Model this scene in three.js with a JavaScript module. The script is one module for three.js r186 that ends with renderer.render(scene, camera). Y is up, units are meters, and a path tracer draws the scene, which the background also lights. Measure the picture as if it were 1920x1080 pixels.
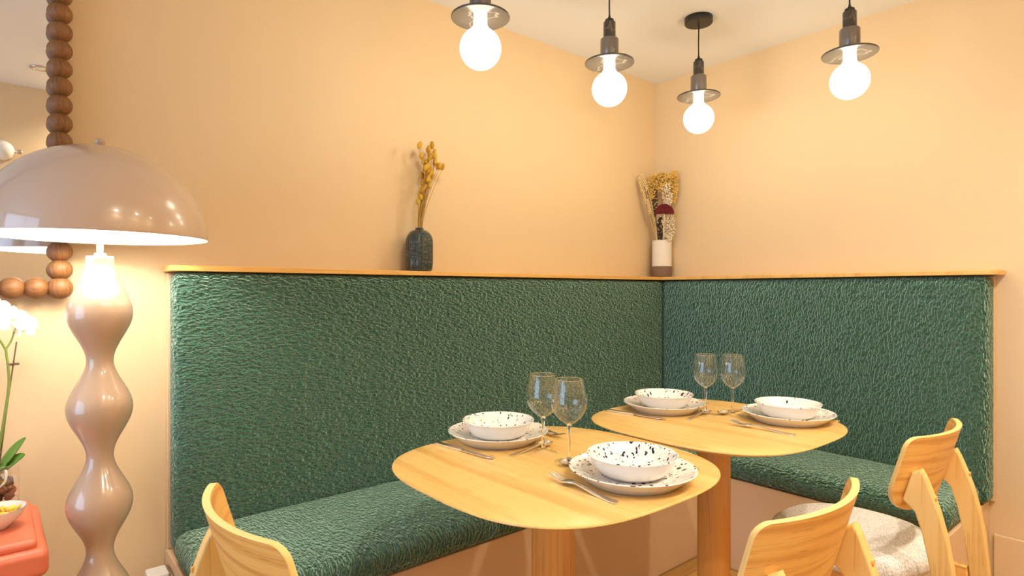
import * as THREE from 'three';
import { RectAreaLightUniformsLib } from 'three/addons/lights/RectAreaLightUniformsLib.js';
import { RoundedBoxGeometry } from 'three/addons/geometries/RoundedBoxGeometry.js';
import { mergeGeometries, mergeVertices, toCreasedNormals } from 'three/addons/utils/BufferGeometryUtils.js';

// ---------------------------------------------------------------- camera, sky, exposure
const scene = new THREE.Scene();
const F = 1105, EYE = new THREE.Vector3(-2.736, 1.14, 2.013), YAW = 39.93 * Math.PI / 180;
const camera = new THREE.PerspectiveCamera(2 * Math.atan(540 / F) * 180 / Math.PI, 1920 / 1080, 0.05, 60);
camera.position.copy(EYE);
camera.lookAt(EYE.x + Math.sin(YAW), EYE.y, EYE.z - Math.cos(YAW));
camera.setViewOffset(1920, 1080, 0, -5, 1920, 1080);
camera.updateProjectionMatrix();
const renderer = new THREE.WebGLRenderer({ antialias: true });
renderer.toneMapping = THREE.LinearToneMapping;
renderer.toneMappingExposure = 1.0;
renderer.shadowMap.enabled = true;
scene.background = new THREE.Color().setRGB(1.1, 1.5, 2.1);   // overcast daylight outside the shop window
const DAYLIGHT = new THREE.Color().setRGB(0.48, 0.70, 1.0), DAY_LEVEL = 3.3;
const WARM = new THREE.Color().setRGB(1.0, 0.90, 0.65), PENDANT_CD = 0.295, FLOOR_LAMP_CD = 0.23, LAMP_TINT = new THREE.Color().setRGB(1.0, 0.95, 0.85), SPOT_CD = 6.2, SPOT_TINT = new THREE.Color().setRGB(1.0, 0.90, 0.72);
RectAreaLightUniformsLib.init();

// ---------------------------------------------------------------- helpers
const names = {};
function numbered(n) { names[n] = (names[n] ?? -1) + 1; return names[n] ? `${n}_${String(names[n]).padStart(3, '0')}` : n; }
function rng(seed) { let s = seed >>> 0; return () => { s = (s + 0x6D2B79F5) >>> 0; let t = Math.imul(s ^ (s >>> 15), 1 | s); t = (t + Math.imul(t ^ (t >>> 7), 61 | t)) ^ t; return ((t ^ (t >>> 14)) >>> 0) / 4294967296; }; }
function shade(m) { m.castShadow = true; m.receiveShadow = true; return m; }
function part(name, geo, mat, parent) { const m = shade(new THREE.Mesh(geo, mat)); m.name = name; parent.add(m); return m; }
function describe(o, label, category, group) { o.userData = { label, category }; if (group) o.userData.group = group; return o; }
function thing(name, label, category, [x, y, z] = [0, 0, 0], turn = 0, group) {
  const o = new THREE.Group(); o.name = numbered(name); scene.add(o);
  o.position.set(x, y, z); o.rotation.y = turn; return describe(o, label, category, group);
}
function copy(src, label, [x, y, z], turn = 0, group) {
  const o = src.clone(); o.name = numbered(src.name.replace(/_\d{3}$/, '')); scene.add(o);
  o.position.set(x, y, z); o.rotation.set(0, turn, 0); return describe(o, label, src.userData.category, group ?? src.userData.group);
}
function struct(name, geo, mat, label) {
  const m = part(name, geo, mat, scene); m.userData = { kind: 'structure', label, category: name.split('_')[0] }; return m;
}
function box(x0, x1, y0, y1, z0, z1) { const g = new THREE.BoxGeometry(x1 - x0, y1 - y0, z1 - z0); g.translate((x0 + x1) / 2, (y0 + y1) / 2, (z0 + z1) / 2); return g; }
function rbox(x0, x1, y0, y1, z0, z1, r = 0.003, s = 2) { const g = new RoundedBoxGeometry(x1 - x0, y1 - y0, z1 - z0, s, r); g.translate((x0 + x1) / 2, (y0 + y1) / 2, (z0 + z1) / 2); return g; }
// uv in metres, laid on by the axis a face looks along; swap turns the pattern by a quarter
function metric(geo, swap = false, off = 0) {
  const g = geo.index ? geo.toNonIndexed() : geo, p = g.attributes.position, n = p.count, uv = new Float32Array(n * 2);
  const a = new THREE.Vector3(), b = new THREE.Vector3(), c = new THREE.Vector3();
  for (let i = 0; i < n; i += 3) {
    a.fromBufferAttribute(p, i); b.fromBufferAttribute(p, i + 1); c.fromBufferAttribute(p, i + 2);
    const nn = b.clone().sub(a).cross(c.clone().sub(a)), ax = Math.abs(nn.x), ay = Math.abs(nn.y), az = Math.abs(nn.z);
    [a, b, c].forEach((q, k) => {
      let u, v; if (ay >= ax && ay >= az) { u = q.x; v = q.z; } else if (az >= ax) { u = q.x; v = q.y; } else { u = q.z; v = q.y; }
      uv[(i + k) * 2] = (swap ? v : u) + off; uv[(i + k) * 2 + 1] = (swap ? u : v) + off * 0.7;
    });
  }
  g.setAttribute('uv', new THREE.BufferAttribute(uv, 2)); return g;
}
function lathe(pts, seg = 48) { return new THREE.LatheGeometry(pts.map(([r, y]) => new THREE.Vector2(Math.max(r, 0), y)), seg); }
function smoothProfile(pts, n = 60) { return new THREE.SplineCurve(pts.map(([r, y]) => new THREE.Vector2(r, y))).getPoints(n).map((p) => [p.x, p.y]); }
function tube(pts, r, seg = 24, rad = 8, closed = false) { return new THREE.TubeGeometry(new THREE.CatmullRomCurve3(pts.map((p) => new THREE.Vector3(...p)), closed), seg, r, rad, closed); }
function taperTube(pts, r0, r1, seg = 20, rad = 6) {
  const c = new THREE.CatmullRomCurve3(pts.map((p) => new THREE.Vector3(...p))), g = new THREE.TubeGeometry(c, seg, 1, rad), pos = g.attributes.position;
  for (let i = 0; i <= seg; i++) { const o = c.getPointAt(i / seg), r = r0 + (r1 - r0) * i / seg; for (let j = 0; j <= rad; j++) { const k = i * (rad + 1) + j; pos.setXYZ(k, o.x + (pos.getX(k) - o.x) * r, o.y + (pos.getY(k) - o.y) * r, o.z + (pos.getZ(k) - o.z) * r); } }
  return g;
}
// closed body from rings of equal length, ends closed by a fan
function loft(rings, capA = true, capB = true) {
  const n = rings[0].length, pos = [], idx = [];
  rings.forEach((r) => r.forEach((p) => pos.push(...p)));
  for (let i = 0; i < rings.length - 1; i++) for (let j = 0; j < n; j++) { const k = (j + 1) % n, a = i * n + j, b = i * n + k, c = a + n, d = b + n; idx.push(a, c, b, b, c, d); }
  const cap = (r, base, flip) => { const c = [0, 1, 2].map((q) => r.reduce((s, p) => s + p[q], 0) / n), ci = pos.length / 3; pos.push(...c); for (let j = 0; j < n; j++) { const k = (j + 1) % n; flip ? idx.push(ci, base + k, base + j) : idx.push(ci, base + j, base + k); } };
  if (capA) cap(rings[0], 0, false); if (capB) cap(rings[rings.length - 1], (rings.length - 1) * n, true);
  const g = new THREE.BufferGeometry(); g.setAttribute('position', new THREE.Float32BufferAttribute(pos, 3)); g.setIndex(idx); g.computeVertexNormals(); return g;
}
function orient(g) { // make faces look outwards (signed volume above zero)
  const p = g.attributes.position, ix = g.index.array; let v = 0; const a = new THREE.Vector3(), b = new THREE.Vector3(), c = new THREE.Vector3();
  for (let i = 0; i < ix.length; i += 3) { a.fromBufferAttribute(p, ix[i]); b.fromBufferAttribute(p, ix[i + 1]); c.fromBufferAttribute(p, ix[i + 2]); v += a.dot(b.cross(c)); }
  if (v < 0) { for (let i = 0; i < ix.length; i += 3) { const t = ix[i]; ix[i] = ix[i + 1]; ix[i + 1] = t; } }
  g.computeVertexNormals(); return g;
}
const superRing = (a, b, p, y, n = 96) => Array.from({ length: n }, (_, i) => { const t = i / n * 2 * Math.PI, c = Math.cos(t), s = Math.sin(t); return [a * Math.sign(c) * Math.abs(c) ** (2 / p), y, b * Math.sign(s) * Math.abs(s) ** (2 / p)]; });
// a stuffed block: rounded box with a fine grid, bulged by fn(x, y, z) -> [dx, dy, dz]
function stuffed(w, h, d, r, [nx, ny, nz], fn) {
  let g = new THREE.BoxGeometry(w, h, d, nx, ny, nz); g.deleteAttribute('uv'); g.deleteAttribute('normal'); g = mergeVertices(g, 1e-5);
  const p = g.attributes.position, q = new THREE.Vector3(), c = new THREE.Vector3();
  const warp = (v, half) => { const t = v / half, e = 1 - r / half, s = Math.abs(t); return v; };
  for (let i = 0; i < p.count; i++) {
    q.fromBufferAttribute(p, i);
    c.set(THREE.MathUtils.clamp(q.x, -w / 2 + r, w / 2 - r), THREE.MathUtils.clamp(q.y, -h / 2 + r, h / 2 - r), THREE.MathUtils.clamp(q.z, -d / 2 + r, d / 2 - r));
    const e = q.clone().sub(c); if (e.lengthSq() > 0) e.normalize().multiplyScalar(r); q.copy(c).add(e);
    const m = fn ? fn(q.x, q.y, q.z) : [0, 0, 0]; p.setXYZ(i, q.x + m[0], q.y + m[1], q.z + m[2]);
  }
  g.computeVertexNormals(); return g;
}

// ---------------------------------------------------------------- computed textures
function lattice(seed, px, py) { const r = rng(seed), t = new Float32Array(px * py); for (let i = 0; i < t.length; i++) t[i] = r(); return (x, y) => { // value noise that repeats every 1
  x = (x - Math.floor(x)) * px; y = (y - Math.floor(y)) * py; const x0 = Math.floor(x), y0 = Math.floor(y); let fx = x - x0, fy = y - y0; fx = fx * fx * (3 - 2 * fx); fy = fy * fy * (3 - 2 * fy);
  const x1 = (x0 + 1) % px, y1 = (y0 + 1) % py, xa = x0 % px, ya = y0 % py;
  return (t[ya * px + xa] * (1 - fx) + t[ya * px + x1] * fx) * (1 - fy) + (t[y1 * px + xa] * (1 - fx) + t[y1 * px + x1] * fx) * fy; }; }
function paint(w, h, fn, color = true, tile = [1, 1]) {
  const d = new Uint8Array(w * h * 4);
  for (let y = 0; y < h; y++) for (let x = 0; x < w; x++) { const c = fn(x / w, y / h, x, y), k = (y * w + x) * 4; if (color) { d[k] = c[0]; d[k + 1] = c[1]; d[k + 2] = c[2]; } else d[k] = d[k + 1] = d[k + 2] = THREE.MathUtils.clamp(c, 0, 1) * 255; d[k + 3] = 255; }
  const t = new THREE.DataTexture(d, w, h); t.wrapS = t.wrapT = THREE.RepeatWrapping; t.magFilter = THREE.LinearFilter; t.minFilter = THREE.LinearMipmapLinearFilter; t.generateMipmaps = true;
  if (color) t.colorSpace = THREE.SRGBColorSpace; t.repeat.set(1 / tile[0], 1 / tile[1]); t.needsUpdate = true; return t;
}
const mixc = (a, b, t) => { t = Math.min(1, Math.max(0, t)); return [0, 1, 2].map((i) => a[i] + (b[i] - a[i]) * t); };
const sm = (a, b, x) => { const t = Math.min(1, Math.max(0, (x - a) / (b - a))); return t * t * (3 - 2 * t); };

// crinkled chenille velvet: short ridges running along u
const fabricTile = 1.1, FW = 1280, fabricH = new Float32Array(FW * FW);
{
  const a = lattice(11, 96, 262), b = lattice(12, 190, 470), w = lattice(13, 24, 30), w2 = lattice(15, 60, 60), f = lattice(14, 520, 620);
  for (let y = 0; y < FW; y++) for (let x = 0; x < FW; x++) {
    const u = x / FW, v = y / FW, v2 = v + (w(u, v) - 0.5) * 0.006 + (w2(u, v) - 0.5) * 0.0035, n = a(u, v2);
    fabricH[y * FW + x] = 0.56 * n + 0.30 * b(u + 0.31, v2 + 0.17) + 0.14 * f(u, v);
  }
}
const fabricBump = paint(FW, FW, (u, v, x, y) => sm(0.22, 0.78, fabricH[y * FW + x]), false, [fabricTile, fabricTile]);
const yarnA = lattice(21, 90, 90), yarnB = lattice(22, 400, 400);   // slight unevenness of the dyed yarn, unrelated to the relief
const fabricMap = paint(512, 512, (u, v) => mixc([44, 88, 67], [54, 102, 79], 0.5 * yarnA(u, v) + 0.5 * yarnB(u, v)), true, [fabricTile, fabricTile]);
// pale oak, grain along v
function oak(seed, c0, c1, pore, tile, lines = 1) {
  const a = lattice(seed, 40, 3), b = lattice(seed + 1, 110, 5), c = lattice(seed + 2, 300, 26), d = lattice(seed + 3, 5, 3), e = lattice(seed + 4, 9, 4);
  return paint(1024, 1024, (u, v) => {
    const bend = u + (d(u, v) - 0.5) * 0.12 + (e(u, v) - 0.5) * 0.04, ring = 0.5 + 0.5 * Math.sin(bend * Math.PI * 2 * 9 * lines);
    const s = 0.40 * a(u + (d(u, v) - 0.5) * 0.05, v) + 0.25 * b(u, v) + 0.35 * ring ** 3 * (0.4 + 0.6 * e(u, v));
    return mixc(mixc(c0, c1, sm(0.25, 0.8, s)), pore, sm(0.72, 0.95, c(u, v)) * 0.45 * (0.4 + 0.6 * a(u, v)));
  }, true, tile);
}
const oakTable = oak(31, [240, 208, 142], [226, 184, 112], [186, 138, 78], [0.7, 1.4], 0.7);
const oakChair = oak(41, [244, 200, 122], [222, 164, 90], [164, 108, 54], [0.30, 0.9], 1);
const oakDark = oak(51, [176, 128, 82], [140, 96, 58], [92, 60, 36], [0.6, 1.6], 1);
const plaster = lattice(61, 90, 90), plaster2 = lattice(62, 17, 17), plaster3 = lattice(63, 320, 320);
const plasterBump = paint(512, 512, (u, v) => 0.4 * plaster(u, v) + 0.3 * plaster2(u, v) + 0.3 * plaster3(u, v), false, [0.7, 0.7]);
const tw = lattice(71, 150, 60), tw2 = lattice(72, 60, 150), tw3 = lattice(73, 30, 30);
const tweedMap = paint(512, 512, (u, v) => { const s = 0.5 * tw(u, v) + 0.5 * tw2(u, v); return mixc([176, 168, 162], [244, 240, 236], sm(0.2, 0.6, s) * 0.85 + 0.15 * tw3(u, v)); }, true, [0.14, 0.14]);
const tweedBump = paint(512, 512, (u, v) => 0.5 * tw(u, v) + 0.5 * tw2(u, v), false, [0.14, 0.14]);
const mv = lattice(81, 5, 5), mv2 = lattice(82, 14, 14), mv3 = lattice(83, 40, 40);
const marbleMap = paint(512, 512, (u, v) => { const t = Math.abs(mv(u, v) + 0.4 * mv2(u, v) + 0.15 * mv3(u, v) - 0.75); return mixc([112, 105, 97], [58, 53, 49], sm(0, 0.06, t) * 0.8 + 0.2); }, true, [1, 1]);
function speckles(seed, count, big, sector) { // splattered glaze on white, blank towards the tile corners
  const N = 768, r = rng(seed), d = new Uint8Array(N * N).fill(0);
  for (let i = 0; i < count; i++) {
    const t = r() * Math.PI * 2, q = 0.49 * Math.sqrt(r()); if (sector && r() < 0.75 && Math.cos(t - sector) < 0.1) continue;
    const cx = (0.5 + q * Math.cos(t)) * N, cy = (0.5 + q * Math.sin(t)) * N, rad = (r() ** 3.2 * big + 0.0022) * N, el = 1 + r() * 0.9, an = r() * 3.14, ca = Math.cos(an), sa = Math.sin(an);
    for (let y = Math.floor(cy - rad * 2); y <= cy + rad * 2; y++) for (let x = Math.floor(cx - rad * 2); x <= cx + rad * 2; x++) {
      if (x < 0 || y < 0 || x >= N || y >= N) continue; const ex = (x - cx) * ca + (y - cy) * sa, ey = (-(x - cx) * sa + (y - cy) * ca) * el, q2 = Math.hypot(ex, ey) / rad;
      if (q2 < 1.15) d[y * N + x] = Math.max(d[y * N + x], 255 * sm(1.15, 0.8, q2));
    }
  }
  return paint(N, N, (u, v, x, y) => mixc([240, 234, 228], [22, 22, 58], d[y * N + x] / 255));
}
const spk = [speckles(91, 620, 0.017), speckles(92, 430, 0.014), speckles(93, 460, 0.015, 2.6)];
const gz = lattice(95, 24, 60), gz2 = lattice(96, 80, 200);
const glazeMap = paint(512, 512, (u, v) => mixc([22, 40, 44], [70, 92, 88], sm(0.45, 0.9, 0.5 * gz(u, v) + 0.5 * gz2(u, v))));
const glazeBump = paint(512, 512, (u, v) => 0.5 * gz(u, v) + 0.5 * gz2(u, v), false);
const bk = lattice(97, 12, 12), bk2 = lattice(98, 40, 40);
const barkMap = paint(256, 256, (u, v) => mixc([60, 34, 20], [170, 112, 66], 0.6 * bk(u, v) + 0.4 * bk2(u, v)));

// ---------------------------------------------------------------- materials
const std = (o) => new THREE.MeshStandardMaterial(o), phy = (o) => new THREE.MeshPhysicalMaterial(o);
const rgb = (r, g, b) => new THREE.Color().setRGB(r, g, b);
const M = {
  wall: std({ color: rgb(0.73, 0.55, 0.335), roughness: 0.62, bumpMap: plasterBump, bumpScale: 0.0004 }),
  ceiling: std({ color: rgb(0.80, 0.79, 0.78), roughness: 0.9, bumpMap: plasterBump, bumpScale: 0.0003 }),
  bench: std({ color: rgb(0.76, 0.54, 0.34), roughness: 0.5 }),
  fabric: phy({ map: fabricMap, bumpMap: fabricBump, bumpScale: 0.015, roughness: 0.5, sheen: 1.6, sheenColor: rgb(0.72, 1.0, 0.84), sheenRoughness: 0.9, specularIntensity: 0.6 }),
  table: phy({ map: oakTable, color: rgb(0.86, 0.78, 0.62), roughness: 0.36, clearcoat: 0.25, clearcoatRoughness: 0.25 }),
  tableLeg: std({ map: oakTable, color: rgb(0.82, 0.56, 0.32), roughness: 0.45 }),
  ledge: std({ map: oakTable, color: rgb(0.95, 0.78, 0.56), roughness: 0.5 }),
  chair: phy({ map: oakChair, color: rgb(1, 0.92, 0.80), roughness: 0.42 }),
  chairPale: std({ map: oakTable, color: rgb(1, 0.95, 0.84), roughness: 0.45 }),
  tweed: std({ map: tweedMap, bumpMap: tweedBump, bumpScale: 0.0012, roughness: 0.95 }),
  floor: [0, 1, 2].map((k) => std({ map: oakTable, color: rgb(0.72 - 0.07 * k, 0.58 - 0.06 * k, 0.42 - 0.05 * k), roughness: 0.45 })),
  subfloor: std({ color: rgb(0.12, 0.09, 0.06), roughness: 0.9 }),
  bead: std({ map: oakDark, color: rgb(0.60, 0.52, 0.40), roughness: 0.55 }),
  mirror: std({ color: rgb(0.92, 0.92, 0.92), metalness: 1, roughness: 0.01 }),
  shade: phy({ color: rgb(0.56, 0.42, 0.33), roughness: 0.22, clearcoat: 0.8, clearcoatRoughness: 0.06 }),
  lampBody: phy({ color: rgb(0.50, 0.35, 0.25), roughness: 0.2, clearcoat: 0.8, clearcoatRoughness: 0.08 }),
  shadeInner: std({ color: rgb(0.92, 0.88, 0.82), roughness: 0.7 }),
  stemBrown: phy({ color: rgb(0.15, 0.125, 0.11), roughness: 0.28, clearcoat: 0.4, clearcoatRoughness: 0.1 }),
  stemStone: phy({ map: marbleMap, color: rgb(0.9, 0.84, 0.80), roughness: 0.22, clearcoat: 0.4, clearcoatRoughness: 0.1 }),
  marble: phy({ map: marbleMap, roughness: 0.16, clearcoat: 0.5, clearcoatRoughness: 0.05 }),
  blackMetal: std({ color: rgb(0.028, 0.024, 0.022), roughness: 0.42, metalness: 0.1 }),
  cord: std({ color: rgb(0.02, 0.018, 0.016), roughness: 0.8 }),
  bulb: std({ color: rgb(0.9, 0.88, 0.84), emissive: rgb(1.0, 0.92, 0.78), emissiveIntensity: 5, roughness: 0.3 }),
  spotLens: std({ color: rgb(0.9, 0.9, 0.9), emissive: rgb(1.0, 0.92, 0.82), emissiveIntensity: 6, roughness: 0.3 }),
  porcelainPlain: phy({ color: rgb(0.80, 0.76, 0.72), roughness: 0.18, clearcoat: 0.6, clearcoatRoughness: 0.05 }),
  porcelain: spk.map((t) => phy({ map: t, roughness: 0.18, clearcoat: 0.6, clearcoatRoughness: 0.05 })),
  steel: std({ color: rgb(0.72, 0.70, 0.68), metalness: 1, roughness: 0.2 }),
  glassPane: phy({ color: rgb(1, 1, 1), transmission: 1, thickness: 0, roughness: 0, ior: 1.75 }),
  glassSolid: phy({ color: rgb(1, 1, 1), transmission: 1, thickness: 0.01, roughness: 0, ior: 1.5 }),
  glaze: phy({ map: glazeMap, bumpMap: glazeBump, bumpScale: 0.0015, roughness: 0.18, clearcoat: 0.7, clearcoatRoughness: 0.08 }),
  whiteClay: std({ color: rgb(0.80, 0.74, 0.66), roughness: 0.75, bumpMap: plasterBump, bumpScale: 0.001 }),
  brownClay: std({ color: rgb(0.20, 0.12, 0.08), roughness: 0.7, bumpMap: plasterBump, bumpScale: 0.001 }),
  strawYellow: std({ color: rgb(0.42, 0.25, 0.05), roughness: 0.9 }),
  seedYellow: [std({ color: rgb(0.64, 0.36, 0.03), roughness: 0.9 }), std({ color: rgb(0.50, 0.27, 0.03), roughness: 0.9 }), std({ color: rgb(0.60, 0.38, 0.06), roughness: 0.9 })],
  wheat: std({ color: rgb(0.72, 0.54, 0.26), roughness: 0.9 }),
  bloomYellow: std({ color: rgb(0.66, 0.42, 0.10), roughness: 0.95 }),
  bloomWhite: std({ color: rgb(0.84, 0.74, 0.55), roughness: 0.95 }),
  bloomRed: std({ color: rgb(0.16, 0.012, 0.016), roughness: 0.85 }),
  twig: std({ color: rgb(0.07, 0.045, 0.03), roughness: 0.9 }),
  coral: std({ color: rgb(0.70, 0.17, 0.09), roughness: 0.42 }),
  leaf: phy({ color: rgb(0.10, 0.24, 0.03), roughness: 0.35, clearcoat: 0.2 }),
  stemGreen: std({ color: rgb(0.20, 0.26, 0.05), roughness: 0.55 }),
  petal: phy({ color: rgb(0.92, 0.90, 0.90), roughness: 0.9, transmission: 0.3, thickness: 0, side: THREE.DoubleSide }),
  petalHeart: std({ color: rgb(0.75, 0.55, 0.15), roughness: 0.7 }),
  root: std({ color: rgb(0.78, 0.75, 0.66), roughness: 0.7 }),
  bark: std({ map: barkMap, roughness: 0.95 }),
  bamboo: std({ color: rgb(0.16, 0.09, 0.05), roughness: 0.6 }),
  whitePlastic: std({ color: rgb(0.84, 0.83, 0.81), roughness: 0.35 }),
  brushed: std({ color: rgb(0.42, 0.36, 0.31), metalness: 0.9, roughness: 0.35 }),
  sweet: std({ color: rgb(0.85, 0.55, 0.06), roughness: 0.35 }),
};

// ---------------------------------------------------------------- room shell
const H = 2.296, ZB = 2.345, XW = -5.6, T = 0.12;
struct('wall_back', metric(box(XW - T, T, -0.1, H + 0.1, -T, 0)), M.wall, 'warm beige painted wall behind the long side of the bench');
struct('wall_right', metric(box(0, T, -0.1, H + 0.1, 0, ZB + T)), M.wall, 'warm beige painted wall behind the short side of the bench');
struct('wall_front', metric(box(XW - T, T, -0.1, H + 0.1, ZB, ZB + T)), M.wall, 'beige wall facing the mirror, behind the viewer');
struct('ceiling', metric(box(XW - T, T, H, H + 0.1, -T, ZB + T)), M.ceiling, 'flat off-white ceiling carrying the pendant lamps');
{ // shop window wall, far to the left
  const w0 = 0.12, w1 = 2.22, y0 = 0.12, y1 = 2.18;
  const wl = new THREE.Group(); wl.name = 'wall_left'; wl.userData = { kind: 'structure', label: 'wall with the shop window', category: 'wall' }; scene.add(wl);
  part('pier', metric(box(XW - T, XW, -0.1, H, 0, w0)), M.wall, wl); part('pier', metric(box(XW - T, XW, -0.1, H, w1, ZB)), M.wall, wl);
  part('lintel', metric(box(XW - T, XW, y1, H, w0, w1)), M.wall, wl); part('apron', metric(box(XW - T, XW, -0.1, y0, w0, w1)), M.wall, wl);
  const win = new THREE.Group(); win.name = 'window_1'; win.userData = { kind: 'structure', label: 'shop window with two panes', category: 'window' }; scene.add(win);
  const f = 0.05, mid = 1.35;
  for (const [a, b, c, d] of [[w0, w0 + f, y0, y1], [w1 - f, w1, y0, y1], [mid - f / 2, mid + f / 2, y0 + f, y1 - f]]) part('frame_bar', rbox(XW - 0.09, XW - 0.03, c, d, a, b, 0.004), M.blackMetal, win);
  for (const [c, d] of [[y0, y0 + f], [y1 - f, y1]]) part('frame_bar', rbox(XW - 0.09, XW - 0.03, c, d, w0 + f, w1 - f, 0.004), M.blackMetal, win);
  for (const [a, b] of [[w0 + f, mid - f / 2], [mid + f / 2, w1 - f]]) part('pane', box(XW - 0.062, XW - 0.058, y0 + f, y1 - f, a, b), phy({ color: rgb(1, 1, 1), transmission: 1, thickness: 0, roughness: 0, ior: 1.5 }), win);
  for (const [a, b] of [[w0 + f, mid - f / 2], [mid + f / 2, w1 - f]]) {
    const day = new THREE.RectAreaLight(DAYLIGHT, DAY_LEVEL, b - a, y1 - y0 - 2 * f); day.name = 'window_daylight';
    day.position.set(XW - 0.02, (y0 + y1) / 2, (a + b) / 2); day.lookAt(0, (y0 + y1) / 2, (a + b) / 2); scene.add(day);
  }
}
{ // plank floor
  const fl = new THREE.Group(); fl.name = 'floor'; fl.userData = { kind: 'structure', label: 'oak plank floor', category: 'floor' }; scene.add(fl);
  part('subfloor', box(XW - T, T, -0.1, -0.014, -T, ZB + T), M.subfloor, fl);
  const r = rng(5), len = 1.25, wid = 0.13, g = [0, 1, 2].map((k) => { const q = metric(rbox(0, wid - 0.002, -0.0139, 0, 0, len - 0.002, 0.0015, 1), false, k * 0.37); return q; });
  const rowsX = Math.ceil(-XW / len) + 1, rowsZ = Math.floor(ZB / wid);
  for (let j = 0; j < rowsZ + 1; j++) for (let i = 0; i < rowsX; i++) {
    let x0 = XW + (i - 1) * len + ((j * 0.43) % 1) * len, z0 = j * wid; const x1 = Math.min(x0 + len, 0); x0 = Math.max(x0, XW); if (x1 - x0 < 0.05) continue; const z1 = Math.min(z0 + wid, ZB);
    const m = part('plank', g[Math.floor(r() * 3)], M.floor[Math.floor(r() * 3)], fl); m.rotation.y = Math.PI / 2; m.scale.set((z1 - z0) / wid, 1, (x1 - x0) / len); m.position.set(x0, 0, z1);
  }
}
struct('baseboard_right', rbox(-0.014, 0, 0, 0.255, 1.492, ZB, 0.005), M.wall, 'tall painted baseboard right of the bench');

// ---------------------------------------------------------------- corner bench
const bendA = lattice(201, 9, 5), bendB = lattice(202, 23, 11);
const pucker = (u, v) => ((bendA(u * 0.4 + 7, v * 0.5 + 3) - 0.5) * 0.006 + (bendB(u * 0.5 + 5, v * 0.5 + 2) - 0.5) * 0.0055);
{
  const b = thing('corner_bench', 'L-shaped banquette with green crinkled velvet seat and back in the corner', 'bench');
  part('base', metric(rbox(-2.4, -0.002, 0.001, 0.372, 0.002, 0.585, 0.004)), M.bench, b);
  part('base', metric(rbox(-0.5, -0.002, 0.001, 0.372, 0.587, 1.478, 0.004)), M.bench, b);
  part('back_board', metric(rbox(-2.398, -0.002, 0.374, 1.192, 0.002, 0.02, 0.002)), M.bench, b);
  part('back_board', metric(rbox(-0.02, -0.002, 0.374, 1.192, 0.021, 1.497, 0.002)), M.bench, b);
  // padded backs
  const puff = (h, w) => (x, y) => (1 - (2 * x / w) ** 8) * (1 - (2 * y / h) ** 6);
  const bw = 2.372, bh = 0.815, f1 = puff(bh, bw);
  let g = stuffed(bw, bh, 0.092, 0.024, [150, 52, 5], (x, y, z) => z > 0 ? [0, 0, f1(x, y) * (0.008 + pucker(x, y))] : [0, 0, 0]);
  g.translate(-2.395 + bw / 2, 0.379 + bh / 2, 0.022 + 0.046); part('back_pad', metric(g), M.fabric, b);
  const cw = 1.378, f2 = puff(bh, cw);
  g = stuffed(0.092, bh, cw, 0.024, [5, 52, 92], (x, y, z) => x < 0 ? [-f2(z, y) * (0.008 + pucker(z + 1, y)), 0, 0] : [0, 0, 0]);
  g.translate(-0.022 - 0.046, 0.379 + bh / 2, 0.1195 + cw / 2); part('back_pad', metric(g, true, 0.3), M.fabric, b);
  // seat cushions: flat below, crowned above, rounded front and ends
  const sw = 2.29, sd = 0.488, sh = 0.086;
  g = stuffed(sw, sh, sd, 0.036, [150, 8, 36], (x, y, z) => y > 0 ? [0, (1 - (2 * x / sw) ** 6) * (1 - (2 * z / sd) ** 4) * (0.016 + pucker(x, z) * 0.7), 0] : [0, 0, 0]);
  g.translate(-2.403 + sw / 2, 0.3735 + sh / 2, 0.118 + sd / 2); part('seat_cushion', metric(g, true, 0.11), M.fabric, b);
  const tw_ = 0.868, td = 0.4;
  g = stuffed(td, sh, tw_, 0.036, [30, 8, 64], (x, y, z) => y > 0 ? [0, (1 - (2 * z / tw_) ** 6) * (1 - (2 * x / td) ** 4) * (0.016 + pucker(z + 2, x) * 0.7), 0] : [0, 0, 0]);
  g.translate(-0.118 - td / 2, 0.3735 + sh / 2, 0.612 + tw_ / 2); part('seat_cushion', metric(g, false, 0.23), M.fabric, b);
  // oak capping
  const lt = 1.2125, lb = 1.196;
  part('ledge', metric(rbox(-2.408, -0.129, lb, lt, 0.001, 0.127, 0.0025), true), M.ledge, b);
  part('ledge', metric(rbox(-0.1275, -0.001, lb, lt, 0.001, 1.525, 0.0025)), M.ledge, b);
  // socket in the end panel
  const s = part('socket_plate', rbox(-2.4085, -2.4005, 0.255, 0.34, 0.045, 0.13, 0.003), M.brushed, b); s.userData = { label: 'brushed metal socket plate' };
}
{
  const p = thing('plug_adapter', 'white plug adapter in the socket at the left end of the bench', 'plug', [-2.409, 0.30, 0.085]);
  part('casing', rbox(-0.052, 0, -0.026, 0.046, -0.032, 0.032, 0.006, 3), M.whitePlastic, p);
  part('cable', tube([[-0.05, -0.02, 0], [-0.065, -0.06, 0.0], [-0.068, -0.2, -0.02], [-0.10, -0.292, 0.02], [-0.16, -0.295, 0.10]], 0.003, 30, 6), M.whitePlastic, p);
}

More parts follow.
